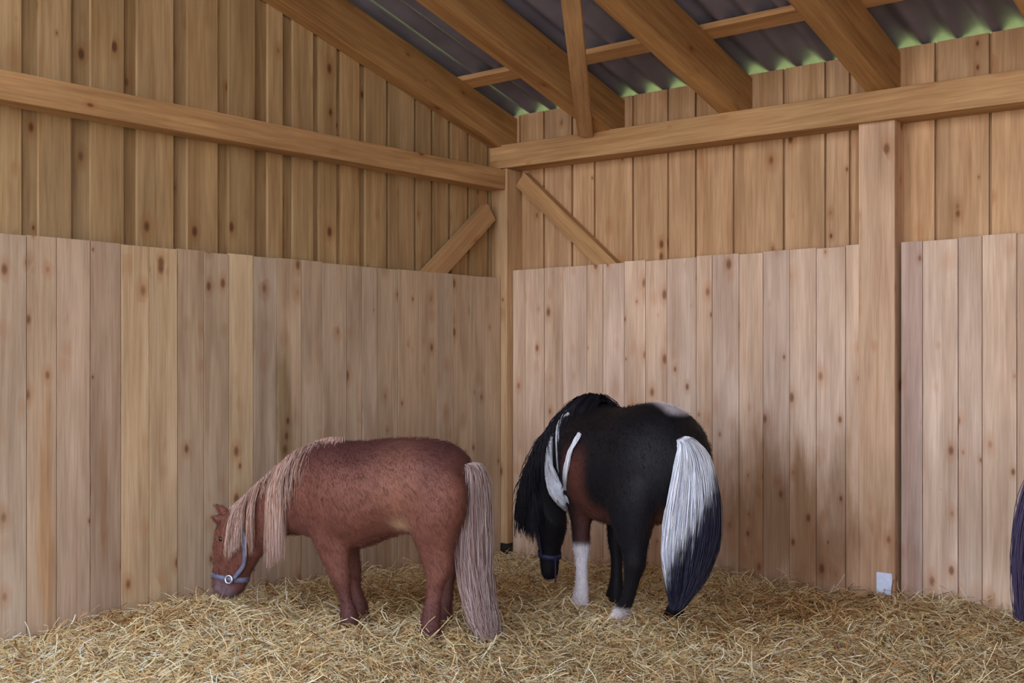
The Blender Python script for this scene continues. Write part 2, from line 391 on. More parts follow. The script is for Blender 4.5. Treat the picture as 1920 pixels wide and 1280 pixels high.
def tone(x, y):
    """share of brown, trodden straw"""
    t = 0.22 + 0.25 * nz(x * 1.7 + 3, y * 1.7)
    P1 = at_depth(1500, 1140, 6.2); P2 = at_depth(260, 1185, 5.7); P3 = at_depth(720, 1110, 6.4); P4 = at_depth(960, 1090, 6.9); P5 = at_depth(1340, 1180, 5.7)
    for P, rx, am in ((P1, .45, .7), (P2, .35, .35), (P3, .5, .6), (P4, .5, .6), (P5, 0.25, 0.3)): t = t + am * gauss(x, y, P[0], P[1], rx, rx)
    return np.clip(t + 0.10 * (x - 1.5) * 0.4, 0, 1)
g = 140
gx = np.linspace(0.005, XE - 0.02, g); gy = np.linspace(YB, -0.005, g)
GX, GY = np.meshgrid(gx, gy); GZ = hgt(GX, GY) - 0.012
me = bpy.data.meshes.new('straw_bedding')
V = np.stack([GX.ravel(), GY.ravel(), GZ.ravel()], 1)
idx = np.arange(g * g).reshape(g, g)
Fq = np.stack([idx[:-1, :-1].ravel(), idx[:-1, 1:].ravel(), idx[1:, 1:].ravel(), idx[1:, :-1].ravel()], 1)
NS = 150000
verts = [V]; faces = [Fq]; off = len(V)
# stalks: only over the part the photograph could see, plus a margin
r = np.random.RandomState(11)
dep = 4.1 + (9.0 - 4.1) * r.rand(NS * 2) ** 1.35; la = (r.rand(NS * 2) - 0.5) * 2 * (dep * 0.56 + 0.2)
px_ = CAM[0] + dep * FW[0] + la * RT[0]; py_ = CAM[1] + dep * FW[1] + la * RT[1]
ok = (px_ > 0.03) & (py_ < -0.03) & (px_ < XE - .1); px_ = px_[ok][:NS]; py_ = py_[ok][:NS]; NS = len(px_)
L = r.uniform(0.03, 0.19, NS) * r.uniform(0.5, 1, NS); ang = r.uniform(0, 2 * math.pi, NS); tilt = r.normal(0.02, 0.26, NS)
big = r.rand(NS) < 0.06; tilt[big] += r.uniform(0.1, 0.6, big.sum())
curve = r.normal(0, 2.6, NS); sag = r.uniform(0.0, 0.9, NS); wd = r.uniform(0.0010, 0.0027, NS)
K = 5
ts = np.linspace(-0.5, 0.5, K)
pts = np.zeros((NS, K, 3))
lift = r.uniform(0.0, 0.07, NS) * r.uniform(0.3, 1, NS)
for k, t in enumerate(ts):
    a = ang + curve * t * L * 3
    pts[:, k, 0] = px_ + np.cos(a) * L * t; pts[:, k, 1] = py_ + np.sin(a) * L * t
    pts[:, k, 0] = np.clip(pts[:, k, 0], 0.008, XE); pts[:, k, 1] = np.clip(pts[:, k, 1], -99, -0.008)
    pts[:, k, 2] = hgt(pts[:, k, 0], pts[:, k, 1]) + lift + np.abs(tilt) * L * (t + 0.5) + L * 0.12 * (1 - 4 * t * t) * sag
d = np.diff(pts, axis=1); d = np.concatenate([d, d[:, -1:]], 1)
side = np.stack([-d[..., 1], d[..., 0], np.zeros_like(d[..., 0])], -1); side /= np.linalg.norm(side, axis=-1, keepdims=True) + 1e-9
upv = np.cross(d, side); upv /= np.linalg.norm(upv, axis=-1, keepdims=True) + 1e-9
upv *= np.sign(upv[..., 2:3] + 1e-9)
W = wd[:, None, None]
ringv = np.stack([pts - side * W, pts + upv * W * 1.1, pts + side * W], 2)      # NS,K,3,3 open ridge shape
verts.append(ringv.reshape(-1, 3))
base = off + np.arange(NS)[:, None, None] * K * 3 + np.arange(K - 1)[None, :, None] * 3 + np.arange(2)[None, None, :]
q = np.stack([base, base + 1, base + 4, base + 3], -1).reshape(-1, 4); faces.append(q)
VV = np.concatenate(verts).astype('f'); FF = np.concatenate(faces).astype('i')
me.vertices.add(len(VV)); me.vertices.foreach_set('co', VV.ravel())
me.loops.add(FF.size); me.loops.foreach_set('vertex_index', FF.ravel())
me.polygons.add(len(FF)); me.polygons.foreach_set('loop_start', np.arange(0, FF.size, 4, dtype='i'))
me.update(calc_edges=True)
pal = np.array([lin(c) for c in ((246, 232, 200), (234, 214, 172), (218, 190, 142), (252, 246, 228), (204, 164, 116), (166, 124, 80), (116, 82, 50), (206, 192, 136))])
tn = tone(px_, py_)
pr = np.stack([0.9 * (1 - tn), 1.1 * (1 - tn), 0.9 + 0 * tn, 0.35 * (1 - tn), 0.3 + 1.0 * tn, 0.08 + 1.3 * tn, 0.02 + 0.9 * tn, 0.25 + 0 * tn], 1); pr /= pr.sum(1, keepdims=True)
ci = (pr.cumsum(1) > r.rand(NS)[:, None]).argmax(1)
sc_ = pal[ci] * r.uniform(0.62, 1.18, (NS, 1)) * np.array([1.03, 1.0, 0.90])
PF = at_depth(150, 1280, 4.7); sc_ = np.minimum(sc_ * (1 + 0.22 * gauss(px_, py_, PF[0], PF[1], 1.3, 1.3)[:, None]), 0.97)  # stalks lightened at the left front: daylight from the opening painted in
colr = np.ones((len(VV), 4), 'f')
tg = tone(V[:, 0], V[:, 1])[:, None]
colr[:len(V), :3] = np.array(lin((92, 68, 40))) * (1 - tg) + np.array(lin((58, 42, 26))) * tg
colr[len(V):, :3] = np.repeat(sc_, K * 3, axis=0)
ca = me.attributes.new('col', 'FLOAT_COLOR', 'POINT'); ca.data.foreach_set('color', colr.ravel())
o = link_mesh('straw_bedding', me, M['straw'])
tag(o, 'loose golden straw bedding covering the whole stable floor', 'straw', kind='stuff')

# ------------------------------------------------------------------ post feet
e = empty('post_bracket', (2.93, -0.03, 0.03))
tag(e, 'small pale blue-grey plate at the foot of the wide post', 'bracket')
def boxm(x0, x1, y0, y1, z0, z1, bev=0.003):
    bm = bmesh.new(); bmesh.ops.create_cube(bm, size=1)
    for v in bm.verts: v.co = Vector(((x0 + x1) / 2 + v.co.x * (x1 - x0), (y0 + y1) / 2 + v.co.y * (y1 - y0), (z0 + z1) / 2 + v.co.z * (z1 - z0)))
    bmesh.ops.bevel(bm, geom=bm.edges[:], offset=bev, segments=2, affect='EDGES')
    return bm
def add_bm(name, bm, mat, parent=None, smooth=False):
    me = bpy.data.meshes.new(name); bm.to_mesh(me); bm.free()
    if smooth:
        for p in me.polygons: p.use_smooth = True
    return link_mesh(name, me, mat, parent)
pa = ony(1643, 1072, -0.034); pb = ony(1672, 1072, -0.034)
add_bm('plate', boxm(pa[0], pb[0], -0.034, -0.0225, 0.01, pa[2]), M['steel'], e)
add_bm('base', boxm(pa[0] - 0.035, pb[0] + 0.01, -0.075, -0.0345, -0.06, 0.048), M['dark_steel'], e)
for zz in (0.14, 0.085):
    bm = bmesh.new(); bmesh.ops.create_cone(bm, cap_ends=True, segments=6, radius1=0.008, radius2=0.008, depth=0.008, matrix=Matrix.Translation(((pa[0] + pb[0]) / 2, -0.038, zz)) @ Matrix.Rotation(math.pi / 2, 4, 'X'))
    add_bm('bolt', bm, M['steel'], e)
e = empty('post_shoe', (-0.01, 0.0, -0.19))
tag(e, 'dark metal shoe under the corner post', 'bracket')
add_bm('upright_plate', boxm(-0.08, 0.055, -0.056, 0.0, -0.19, 0.044), M['dark_steel'], e)
add_bm('base_plate', boxm(-0.09, 0.075, -0.075, -0.001, -0.199, -0.185), M['dark_steel'], e)

# ------------------------------------------------------------------ ponies
def loft(bm, rings, n=20):
    """rings: (T, B, lateral unit vector, half width)"""
    R = []
    for T, Bp, lat_, hw in rings:
        T = np.array(T, float); Bp = np.array(Bp, float); lt = np.array(lat_, float)
        c = (T + Bp) / 2; hh = (T - Bp) / 2
        R.append([bm.verts.new(c + hh * math.cos(t) + lt * hw * math.sin(t)) for t in (2 * math.pi * i / n for i in range(n))])
    for a, b in zip(R[:-1], R[1:]):
        for i in range(n): bm.faces.new((a[i], a[(i + 1) % n], b[(i + 1) % n], b[i]))
    bm.faces.new(R[0][::-1]); bm.faces.new(R[-1])
def interp(rings, sub=4):
    """Catmull-Rom through the rings so the trunk has no facets"""
    A = [np.concatenate([np.array(r[0], float), np.array(r[1], float), np.array(r[2], float), [r[3]]]) for r in rings]
    out = []
    for i in range(len(A) - 1):
        p0, p1, p2, p3 = A[max(i - 1, 0)], A[i], A[i + 1], A[min(i + 2, len(A) - 1)]
        for s in range(sub):
            t = s / sub
            v = 0.5 * ((2 * p1) + (-p0 + p2) * t + (2 * p0 - 5 * p1 + 4 * p2 - p3) * t * t + (-p0 + 3 * p1 - 3 * p2 + p3) * t ** 3)
            out.append(v)
    out.append(A[-1])
    return [(v[:3], v[3:6], v[6:9], max(v[9], 0.004)) for v in out]
def sculpt(name, parts, parent, colour, voxel=0.0125, smooth=14):
    bm = bmesh.new()
    for rings in parts: loft(bm, interp(rings))
    bmesh.ops.recalc_face_normals(bm, faces=bm.faces[:])
    me = bpy.data.meshes.new('tmp'); bm.to_mesh(me); bm.free()
    o = bpy.data.objects.new('tmp', me); C.objects.link(o)
    md = o.modifiers.new('r', 'REMESH'); md.mode = 'VOXEL'; md.voxel_size = voxel
    md = o.modifiers.new('s', 'SMOOTH'); md.factor = 0.5; md.iterations = smooth
    dg = bpy.context.evaluated_depsgraph_get(); dg.update()
    me2 = bpy.data.meshes.new_from_object(o.evaluated_get(dg)); me2.name = name
    bpy.data.objects.remove(o); bpy.data.meshes.remove(me)
    n = len(me2.vertices); co = np.zeros(n * 3, 'f'); me2.vertices.foreach_get('co', co); co = co.reshape(-1, 3)
    c = np.ones((n, 4), 'f'); c[:, :3] = colour(co)
    ca = me2.attributes.new('col', 'FLOAT_COLOR', 'POINT'); ca.data.foreach_set('color', c.ravel())
    me2.polygons.foreach_set('use_smooth', np.ones(len(me2.polygons), dtype=bool)); me2.materials.clear()
    ob = link_mesh(name, me2, M['coat'], None); ob.parent = parent
    return ob
def strands(name, P, cols, rad, parent, mat='hair'):
    """P: (N,K,3) hair paths, cols (N,3) or (N,K,3), rad (N,)"""
    N_, K_ = P.shape[:2]
    d = np.diff(P, axis=1); d = np.concatenate([d, d[:, -1:]], 1); d /= np.linalg.norm(d, axis=-1, keepdims=True) + 1e-9
    ref = np.array([0.31, 0.87, 0.38]); s = np.cross(d, ref); s /= np.linalg.norm(s, axis=-1, keepdims=True) + 1e-9; u = np.cross(d, s)
    tp = (0.35 + 0.65 * np.sin(np.linspace(0.25, 1, K_) * math.pi) ** 0.7)[None, :, None] * rad[:, None, None]
    rg = np.stack([P + tp * (s * math.cos(a) + u * math.sin(a)) for a in (0, 2.094, 4.189)], 2)
    VV = rg.reshape(-1, 3).astype('f')
    b = np.arange(N_)[:, None, None] * K_ * 3 + np.arange(K_ - 1)[None, :, None] * 3
    j = np.arange(3)[None, None, :]; j2 = (j + 1) % 3
    FF = np.stack([b + j, b + j2, b + 3 + j2, b + 3 + j], -1).reshape(-1, 4).astype('i')
    me = bpy.data.meshes.new(name); me.vertices.add(len(VV)); me.vertices.foreach_set('co', VV.ravel())
    me.loops.add(FF.size); me.loops.foreach_set('vertex_index', FF.ravel())
    me.polygons.add(len(FF)); me.polygons.foreach_set('loop_start', np.arange(0, FF.size, 4, dtype='i')); me.update(calc_edges=True)
    c = np.ones((N_, K_, 3, 4), 'f'); cc = np.array(cols, 'f')
    c[..., :3] = cc[:, None, None, :] if cc.ndim == 2 else cc[:, :, None, :]
    ca = me.attributes.new('col', 'FLOAT_COLOR', 'POINT'); ca.data.foreach_set('color', c.ravel())
    me.polygons.foreach_set('use_smooth', np.ones(len(FF), dtype=bool))
    ob = link_mesh(name, me, M[mat], None); ob.parent = parent
    return ob
def fur(body_, n, parent, colour, lmin=.012, lmax=.026, name='coat_hair'):
    me = body_.data; rr = np.random.RandomState(21)
    co = np.zeros(len(me.vertices) * 3, 'f'); me.vertices.foreach_get('co', co); co = co.reshape(-1, 3).astype(float)
    no = np.zeros(len(me.vertices) * 3, 'f'); me.vertices.foreach_get('normal', no); no = no.reshape(-1, 3).astype(float)
    i = rr.randint(0, len(co), n); p = co[i] + rr.normal(0, .004, (n, 3)); nn = no[i]
    p -= nn * 0.003
    g = np.array([-0.55, 0, -0.75])[None] + rr.normal(0, .22, (n, 3)); g -= nn * (g * nn).sum(1, keepdims=True); g /= np.linalg.norm(g, axis=1, keepdims=True) + 1e-6
    L_ = rr.uniform(lmin, lmax, n)[:, None] * np.clip((p[:, 2:3] - 0.02) * 3, 0.3, 1)
    P = np.stack([p, p + g * L_ * .5 + nn * .0045, p + g * L_ + nn * (.005 + rr.uniform(-.002, .004, n))[:, None]], 1)
    return strands(name, P, colour(p.astype('f')) * rr.uniform(.75, 1.25, (n, 1)), rr.uniform(.0005, .0010, n), parent)
class Frame:
    """pony frame: x forward, y to its left, z up; origin on the floor"""
    def __init__(s, name, ox, dep, h):
        s.o = CAM + RT * ox + FW * dep; s.o[2] = 0
        h = np.array(h, float); h /= np.linalg.norm(h)
        s.h = RT * h[0] + FW * h[1]; s.l = np.cross(UP, s.h)
        s.e = empty(name, s.o); s.e.rotation_euler = (0, 0, math.atan2(s.h[1], s.h[0]))
    def pix(s, x, y, yl=0.0):
        """local point with lateral offset yl that lies on the sight line through pixel (x, y)"""
        r = ray(x, y); # CAM + t r = o + a h + yl l + z up
        A = np.array([[r[0], -s.h[0]], [r[1], -s.h[1]]]); bb = (s.o + yl * s.l - CAM)[:2]
        t, a = np.linalg.solve(A, bb)
        return np.array([a, yl, CAM[2] + t * r[2]])
    def loc(s, p):
        d = np.array(p, float) - s.o; return np.array([d @ s.h, d @ s.l, d[2]])
def catmull(G, K_):
    """G (...,m,3) control points -> (...,K,3)"""
    m = G.shape[-2]; out = []
    for t in np.linspace(0, m - 1 - 1e-6, K_):
        i = int(t); f = t - i
        p0, p1, p2, p3 = (G[..., max(i - 1, 0), :], G[..., i, :], G[..., i + 1, :], G[..., min(i + 2, m - 1), :])
        out.append(0.5 * ((2 * p1) + (-p0 + p2) * f + (2 * p0 - 5 * p1 + 4 * p2 - p3) * f * f + (-p0 + 3 * p1 - 3 * p2 + p3) * f ** 3))
    return np.stack(out, -2)
def mixc(a, b, t): t = np.clip(t, 0, 1)[..., None]; return np.array(a) * (1 - t) + np.array(b) * t
def sm(x, a, b): t = np.clip((x - a) / (b - a), 0, 1); return t * t * (3 - 2 * t)
LATY = (0, 1, 0)
def torus_band(name, rings, mat, parent, r=0.009, wid=0.022):
    """strap round a limb: rings=(centre T,B,lat,hw) one loop, flat band along axis"""
    T, Bp, lt, hw, ax = rings
    T = np.array(T, float); Bp = np.array(Bp, float); lt = np.array(lt, float); ax = np.array(ax, float); ax /= np.linalg.norm(ax)
    c = (T + Bp) / 2; hh = (T - Bp) / 2; bm = bmesh.new(); n = 28; L4 = []
    hl = np.linalg.norm(hh); hu = hh / hl
    for i in range(n):
        t = 2 * math.pi * i / n; o_ = []
        for (k, s_) in ((0.0, -1), (0.005, -1), (0.005, 1), (0.0, 1)):
            o_.append(bm.verts.new(c + hu * (hl + k) * math.cos(t) + lt * (hw + k) * math.sin(t) + ax * wid / 2 * s_))
        L4.append(o_)
    for i in range(n):
        a, b = L4[i], L4[(i + 1) % n]
        for j in range(4): bm.faces.new((a[j], a[(j + 1) % 4], b[(j + 1) % 4], b[j]))
    bmesh.ops.recalc_face_normals(bm, faces=bm.faces[:])
    me = bpy.data.meshes.new(name); bm.to_mesh(me); bm.free()
    for p in me.polygons: p.use_smooth = True
    ob = link_mesh(name, me, mat, None); ob.parent = parent; return ob
def tube_path(name, pts, rad, mat, parent, flat=0.4):
    pts = np.array(pts, float); pts = catmull(pts, 24)
    d = np.gradient(pts, axis=0); d /= np.linalg.norm(d, axis=1, keepdims=True)
    ref = np.array([0, 1.0, 0.0]); bm = bmesh.new(); R_ = []
    for p, t in zip(pts, d):
        s = np.cross(t, ref); s /= np.linalg.norm(s) + 1e-9; u = np.cross(t, s)
        R_.append([bm.verts.new(p + s * rad * math.cos(a) + u * rad * flat * math.sin(a)) for a in np.linspace(0, 2 * math.pi, 9)[:-1]])
    for a, b in zip(R_[:-1], R_[1:]):
        for i in range(8): bm.faces.new((a[i], a[(i + 1) % 8], b[(i + 1) % 8], b[i]))
    bm.faces.new(R_[0][::-1]); bm.faces.new(R_[-1])
    me = bpy.data.meshes.new(name); bm.to_mesh(me); bm.free()
    for p in me.polygons: p.use_smooth = True
    ob = link_mesh(name, me, mat, None); ob.parent = parent; return ob
def ball(name, c, r_, mat, parent):
    bm = bmesh.new(); bmesh.ops.create_uvsphere(bm, u_segments=14, v_segments=10, radius=r_)
    me = bpy.data.meshes.new(name); bm.to_mesh(me); bm.free()
    for p in me.polygons: p.use_smooth = True
    for v in me.vertices: v.co += Vector(c)
    ob = link_mesh(name, me, mat, None); ob.parent = parent; return ob
def ring_mesh(name, c, R_, r_, nrm_, mat, parent):
    bm = bmesh.new(); nrm_ = np.array(nrm_, float); nrm_ /= np.linalg.norm(nrm_)
    a = np.cross(nrm_, (0, 0, 1)); a /= np.linalg.norm(a); b = np.cross(nrm_, a); L4 = []
    for i in range(24):
        t = 2 * math.pi * i / 24; dr = a * math.cos(t) + b * math.sin(t)
        L4.append([bm.verts.new(np.array(c) + dr * (R_ + r_ * math.cos(q)) + nrm_ * r_ * math.sin(q)) for q in np.linspace(0, 2 * math.pi, 9)[:-1]])
    for i in range(24):
        p, q = L4[i], L4[(i + 1) % 24]
        for j in range(8): bm.faces.new((p[j], p[(j + 1) % 8], q[(j + 1) % 8], q[j]))
    me = bpy.data.meshes.new(name); bm.to_mesh(me); bm.free()
    for p in me.polygons: p.use_smooth = True
    ob = link_mesh(name, me, mat, None); ob.parent = parent; return ob

# ---- chestnut pony, outlined in its own symmetry plane
fr = Frame('pony', (720 - CX) / F * 5.6, 5.6, (-0.94, 0.30))
e = fr.e
tag(e, 'chestnut pony with flaxen mane and tail grazing in front of the left wall', 'pony')
def R2(tx, ty, bx, by, hw, yl=0.0): return (fr.pix(tx, ty, yl), fr.pix(bx, by, yl), LATY, hw)
trunk = [R2(883, 880, 883, 925, .04), R2(874, 856, 874, 955, .11), R2(857, 839, 857, 985, .165), R2(832, 827, 832, 1000, .20), R2(800, 821, 800, 1003, .215),
         R2(760, 820, 760, 1000, .225), R2(720, 822, 720, 1012, .24), R2(685, 826, 685, 1026, .245), R2(645, 826, 645, 1025, .23), R2(605, 828, 605, 1012, .195),
         R2(578, 838, 578, 1003, .16), R2(558, 855, 558, 990, .12), R2(547, 885, 547, 965, .07)]
neck = [R2(640, 822, 575, 1000, .14), R2(600, 830, 552, 1003, .13), R2(560, 848, 535, 1005, .11), R2(518, 880, 517, 1015, .092),
        R2(482, 912, 502, 1028, .08), R2(450, 942, 488, 1045, .07), R2(432, 958, 470, 1060, .055)]
head = [R2(430, 952, 452, 955, .045), R2(416, 970, 478, 985, .07), R2(405, 996, 488, 1015, .08), R2(402, 1025, 484, 1046, .078), R2(402, 1052, 474, 1068, .062),
        R2(399, 1076, 464, 1088, .052), R2(398, 1096, 460, 1104, .05), R2(404, 1110, 450, 1114, .04), R2(416, 1119, 438, 1120, .02)]
def fleg(yl, dx):
    q = [(590, 905, 640, .04), (572, 950, 652, .07), (583, 1000, 655, .065), (596, 1032, 656, .052), (610, 1062, 656, .043), (622, 1088, 659, .042), (632, 1106, 657, .032),
         (637, 1126, 661, .029), (639, 1142, 668, .036), (638, 1152, 671, .042), (634, 1170, 674, .048), (632, 1188, 676, .05)]
    out = []
    for (x0, y, x1, hw) in q:
        a = fr.pix(x0, y, .11); b_ = fr.pix(x1, y, .11); a[1] = b_[1] = yl; a[0] += dx; b_[0] += dx; out.append((a, b_, LATY, hw))
    return out
def hleg(yl, dx):
    q = [(805, 880, 858, .05), (782, 918, 874, .09), (770, 965, 872, .10), (772, 1000, 860, .08), (784, 1030, 852, .056), (793, 1058, 849, .043), (797, 1078, 845, .04),
         (798, 1098, 834, .031), (797, 1122, 829, .028), (792, 1146, 828, .036), (788, 1162, 826, .042), (783, 1182, 828, .048), (782, 1198, 829, .05)]
    out = []
    for (x0, y, x1, hw) in q:
        a = fr.pix(x0, y, .12); b_ = fr.pix(x1, y, .12); a[1] = b_[1] = yl; a[0] += dx; b_[0] += dx; out.append((a, b_, LATY, hw))
    return out
def ear(base, tip, wbase):
    base = np.array(base, float); tip = np.array(tip, float); a = (tip - base); u = np.cross(a, (0, 1, 0)); u /= np.linalg.norm(u)
    return [(base + a * t + u * wbase * k, base + a * t - u * wbase * k, LATY, wbase * k * 0.7) for t, k in ((-0.3, 0.8), (0, 1.0), (0.35, 1.05), (0.7, 0.65), (1.0, 0.2))]
pe = fr.pix(424, 968, .05)
ears = [ear(fr.pix(422, 976, .055), fr.pix(390, 968, .09), .032), ear(fr.pix(426, 964, -.055), fr.pix(398, 942, -.09), .028)]
def col_ch(co):
    x, z = co[:, 0], co[:, 2]
    base = np.array(lin((122, 76, 64))); dk = np.array(lin((74, 43, 47))); lt = np.array(lin((152, 104, 84)))
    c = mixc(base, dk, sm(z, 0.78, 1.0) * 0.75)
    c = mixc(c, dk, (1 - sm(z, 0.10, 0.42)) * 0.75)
    wf = fr.pix(742, 986, .2)
    c = mixc(c, np.array(lin((206, 172, 140))), np.exp(-((x - wf[0]) / .045) ** 2 - ((z - wf[2]) / .035) ** 2) * 1.0 * (co[:, 1] > 0))
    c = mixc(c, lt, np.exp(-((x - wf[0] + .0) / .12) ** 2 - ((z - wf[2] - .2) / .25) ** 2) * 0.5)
    mz = fr.pix(425, 1110, 0)
    dm = np.sqrt((x - mz[0]) ** 2 + (z - mz[2]) ** 2)
    c = mixc(c, np.array(lin((128, 108, 116))), (1 - sm(dm, 0.03, 0.11)) * 0.85)
    return c
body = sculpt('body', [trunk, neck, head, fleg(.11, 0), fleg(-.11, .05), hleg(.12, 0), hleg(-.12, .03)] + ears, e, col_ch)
ep = fr.pix(415, 1010, .064)
for s_ in (1, -1): ball('eye', ep * np.array([1, s_, 1]), .015, M['eye'], e)
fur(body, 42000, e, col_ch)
# mane of the chestnut pony
r = np.random.RandomState(5)
crest = np.array([fr.pix(*p) for p in ((655, 822), (620, 822), (585, 832), (550, 850), (515, 880), (482, 909), (452, 938), (432, 955))])
def mane_strands(n, s0, s1, lmin, lmax, side, drift=0.0, spread=0.02, out=0.13, cr=None, K_=10):
    s = r.uniform(s0, s1, n); P0 = catmull(cr, 200)[np.clip((s * 199).astype(int), 0, 199)]
    L_ = r.uniform(lmin, lmax, n); P = np.zeros((n, K_, 3)); ph = r.uniform(0, 6, n); sp = r.normal(0, spread, n); sd = side
    ow = out * r.uniform(0.85, 1.1, n)
    for k, t in enumerate(np.linspace(0, 1, K_)):
        P[:, k, 0] = P0[:, 0] + (drift + sp) * t + 0.006 * np.sin(ph + t * 5)
        P[:, k, 1] = P0[:, 1] + sd * (ow * (1 - (1 - min(t * L_.mean() / 0.22, 1)) ** 2)) + 0.004 * np.cos(ph * 2 + t * 6)
        P[:, k, 2] = P0[:, 2] + 0.012 * math.sin(min(t * 4, 1) * math.pi) - L_ * t ** 1.25
    return P
fl = [lin(c) for c in ((210, 176, 160), (226, 200, 190), (188, 150, 132), (202, 174, 168), (174, 132, 110))]
Ps = [mane_strands(450, 0.06, 0.30, .04, .12, 1, -.02, cr=crest, out=.15), mane_strands(700, 0.12, .62, .06, .15, 1, -.01, cr=crest, out=.12),
      mane_strands(500, 0.55, 1.0, .04, .09, 1, 0, cr=crest, out=.10),
      mane_strands(900, 0.43, 0.535, .40, .54, 1, 0.0, .010, out=.125, cr=crest), mane_strands(110, 0.20, .43, .16, .3, 1, -.02, .02, out=.165, cr=crest),
      mane_strands(420, 0.77, 0.90, .18, .29, 1, 0.0, .008, out=.105, cr=crest), mane_strands(120, 0.66, .70, .25, .38, 1, 0, .004, out=.115, cr=crest),
      mane_strands(450, 0.1, 1.0, .05, .16, -1, 0, cr=crest, out=.12)]
P = np.concatenate(Ps); cc = np.array(fl)[r.randint(0, 5, len(P))] * r.uniform(.8, 1.1, (len(P), 1))
strands('mane', P, cc, r.uniform(.0012, .0024, len(P)), e)
# tail
def tail_px(frm, left, right, n, thick, colf, name, yl0=0.0, jit=0.01, K_=18, rad=(.0012, .0024)):
    m = len(left); s = r.rand(n); s = 0.5 + (s - .5) * (0.55 + 0.45 * r.rand(n)); q = r.normal(0, 1, n)
    G = np.zeros((n, m, 3))
    for k in range(m):
        a = frm(left[k]); b_ = frm(right[k]); f = k / (m - 1)
        G[:, k] = a[None] * (1 - s[:, None]) + b_[None] * s[:, None]
        th = thick * math.sin(min(1, 0.25 + f * 1.5) * math.pi * 0.5) * (1 - 0.5 * f)
        G[:, k, :] += q[:, None] * th * tail_px.n[None]
        G[:, k, :] += r.normal(0, jit * (0.2 + f), (n, 3)) * np.array([1, 1, 0.6])
    ln = r.uniform(0.86, 1.0, n)
    P = catmull(G, K_)
    P[:, -3:] = P[:, -3:] * ln[:, None, None] + P[:, -4:-3] * (1 - ln[:, None, None])
    return P, s
def frm(p): return fr.pix(p[0], p[1], 0.0) + np.array([0, 0.0, 0])
tail_px.n = np.array([0.0, 1.0, 0.0])
L_ = [(866, 872), (868, 880), (866, 905), (861, 960), (858, 1030), (864, 1100), (880, 1160), (900, 1200)]
R_ = [(884, 868), (902, 872), (914, 900), (918, 960), (920, 1030), (924, 1100), (932, 1160), (934, 1198)]
L_ = [(a + 1, b) for a, b in L_]
P, s = tail_px(frm, L_, R_, 2600, .035, None, 'tail')
tcol = np.array([lin(c) for c in ((216, 192, 190), (192, 164, 162), (230, 212, 212), (170, 136, 130), (204, 176, 168))])
cc = tcol[r.randint(0, 5, len(P))] * (1.08 - 0.35 * s[:, None]) * r.uniform(.8, 1.1, (len(P), 1))
strands('tail', P, cc, r.uniform(.0014, .0028, len(P)), e)
# halter of the chestnut pony
hh = [fr.pix(400, 1075, 0), fr.pix(465, 1086, 0)]
ax = fr.pix(400, 1100, 0) - fr.pix(400, 1050, 0)
hal = torus_band('halter', (hh[0], hh[1], LATY, .055, ax), M['strap'], e, wid=.028); hal['label'] = 'grey-blue halter on the muzzle'
st = tube_path('cheek_strap', [fr.pix(437, 1085, .054), fr.pix(456, 1060, .070), fr.pix(458, 1030, .083), fr.pix(455, 1000, .083), fr.pix(440, 968, .066)], .012, M['strap'], None, .35); st.parent = hal
rg = ring_mesh('ring', fr.pix(429, 1086, .064), .020, .006, (0, 1, 0.1), M['ring'], None); rg.parent = hal

# ---- black and white pony seen from behind
fb = Frame('pony', 0.866, 5.45, (-0.42, 0.907)); e = fb.e
tag(e, 'black and white pony seen from behind grazing near the corner', 'pony')
def T(x, zt, zb, hw, yl=0.0, xb=None): return ((x, yl, zt), (x if xb is None else xb, yl, zb), LATY, hw)
trunk = [T(-.01, .97, .86, .05), T(.02, 1.04, .74, .13), T(.07, 1.115, .66, .20), T(.15, 1.175, .60, .25), T(.27, 1.205, .57, .275), T(.40, 1.195, .55, .28),
         T(.55, 1.17, .53, .29), T(.70, 1.16, .515, .295), T(.83, 1.175, .53, .27), T(.95, 1.20, .56, .22), T(1.05, 1.18, .60, .185), T(1.14, 1.08, .64, .14), T(1.19, .98, .70, .08)]
neck = [T(.93, 1.19, .66, .17, 0, 1.0), T(1.08, 1.15, .62, .155, .03, 1.17), T(1.22, 1.04, .56, .13, .07, 1.22), T(1.33, .90, .50, .11, .10, 1.22),
        T(1.40, .76, .44, .095, .10, 1.20), T(1.42, .68, .46, .08, .10, 1.25)]
head = [T(1.40, .70, .66, .05, .10, 1.34), T(1.435, .62, .56, .085, .10, 1.24), T(1.44, .52, .46, .10, .09, 1.21), T(1.43, .42, .37, .092, .085, 1.235),
        T(1.41, .32, .28, .07, .085, 1.27), T(1.40, .23, .20, .06, .085, 1.28), T(1.385, .15, .14, .055, .085, 1.29), T(1.36, .105, .105, .04, .085, 1.31)]
def bl(q, yl, dx): return [((x1 + dx, yl, z), (x0 + dx, yl, z), LATY, hw) for (x0, x1, z, hw) in q]
hq = [(.06, .42, .82, .10), (.07, .42, .72, .115), (.09, .39, .62, .105), (.11, .33, .53, .08), (.12, .275, .45, .06), (.12, .25, .38, .055), (.15, .245, .31, .042),
      (.17, .25, .22, .036), (.19, .285, .155, .044), (.22, .32, .11, .048), (.24, .36, .04, .056), (.24, .38, -.02, .06)]
hqb = [(a + f, b_ + f, z, w_) for (a, b_, z, w_), f in zip(hq, (0, 0, .01, .02, .03, .04, .05, .07, .09, .10, .11, .12))]
fq = [(.80, 1.10, .78, .08), (.82, 1.06, .66, .075), (.84, 1.01, .56, .06), (.86, .98, .47, .05), (.865, .965, .37, .048), (.87, .95, .30, .036), (.87, .95, .20, .034), (.865, .965, .13, .042),
      (.865, .99, .08, .048), (.86, 1.01, .02, .054), (.86, 1.02, -.04, .056)]
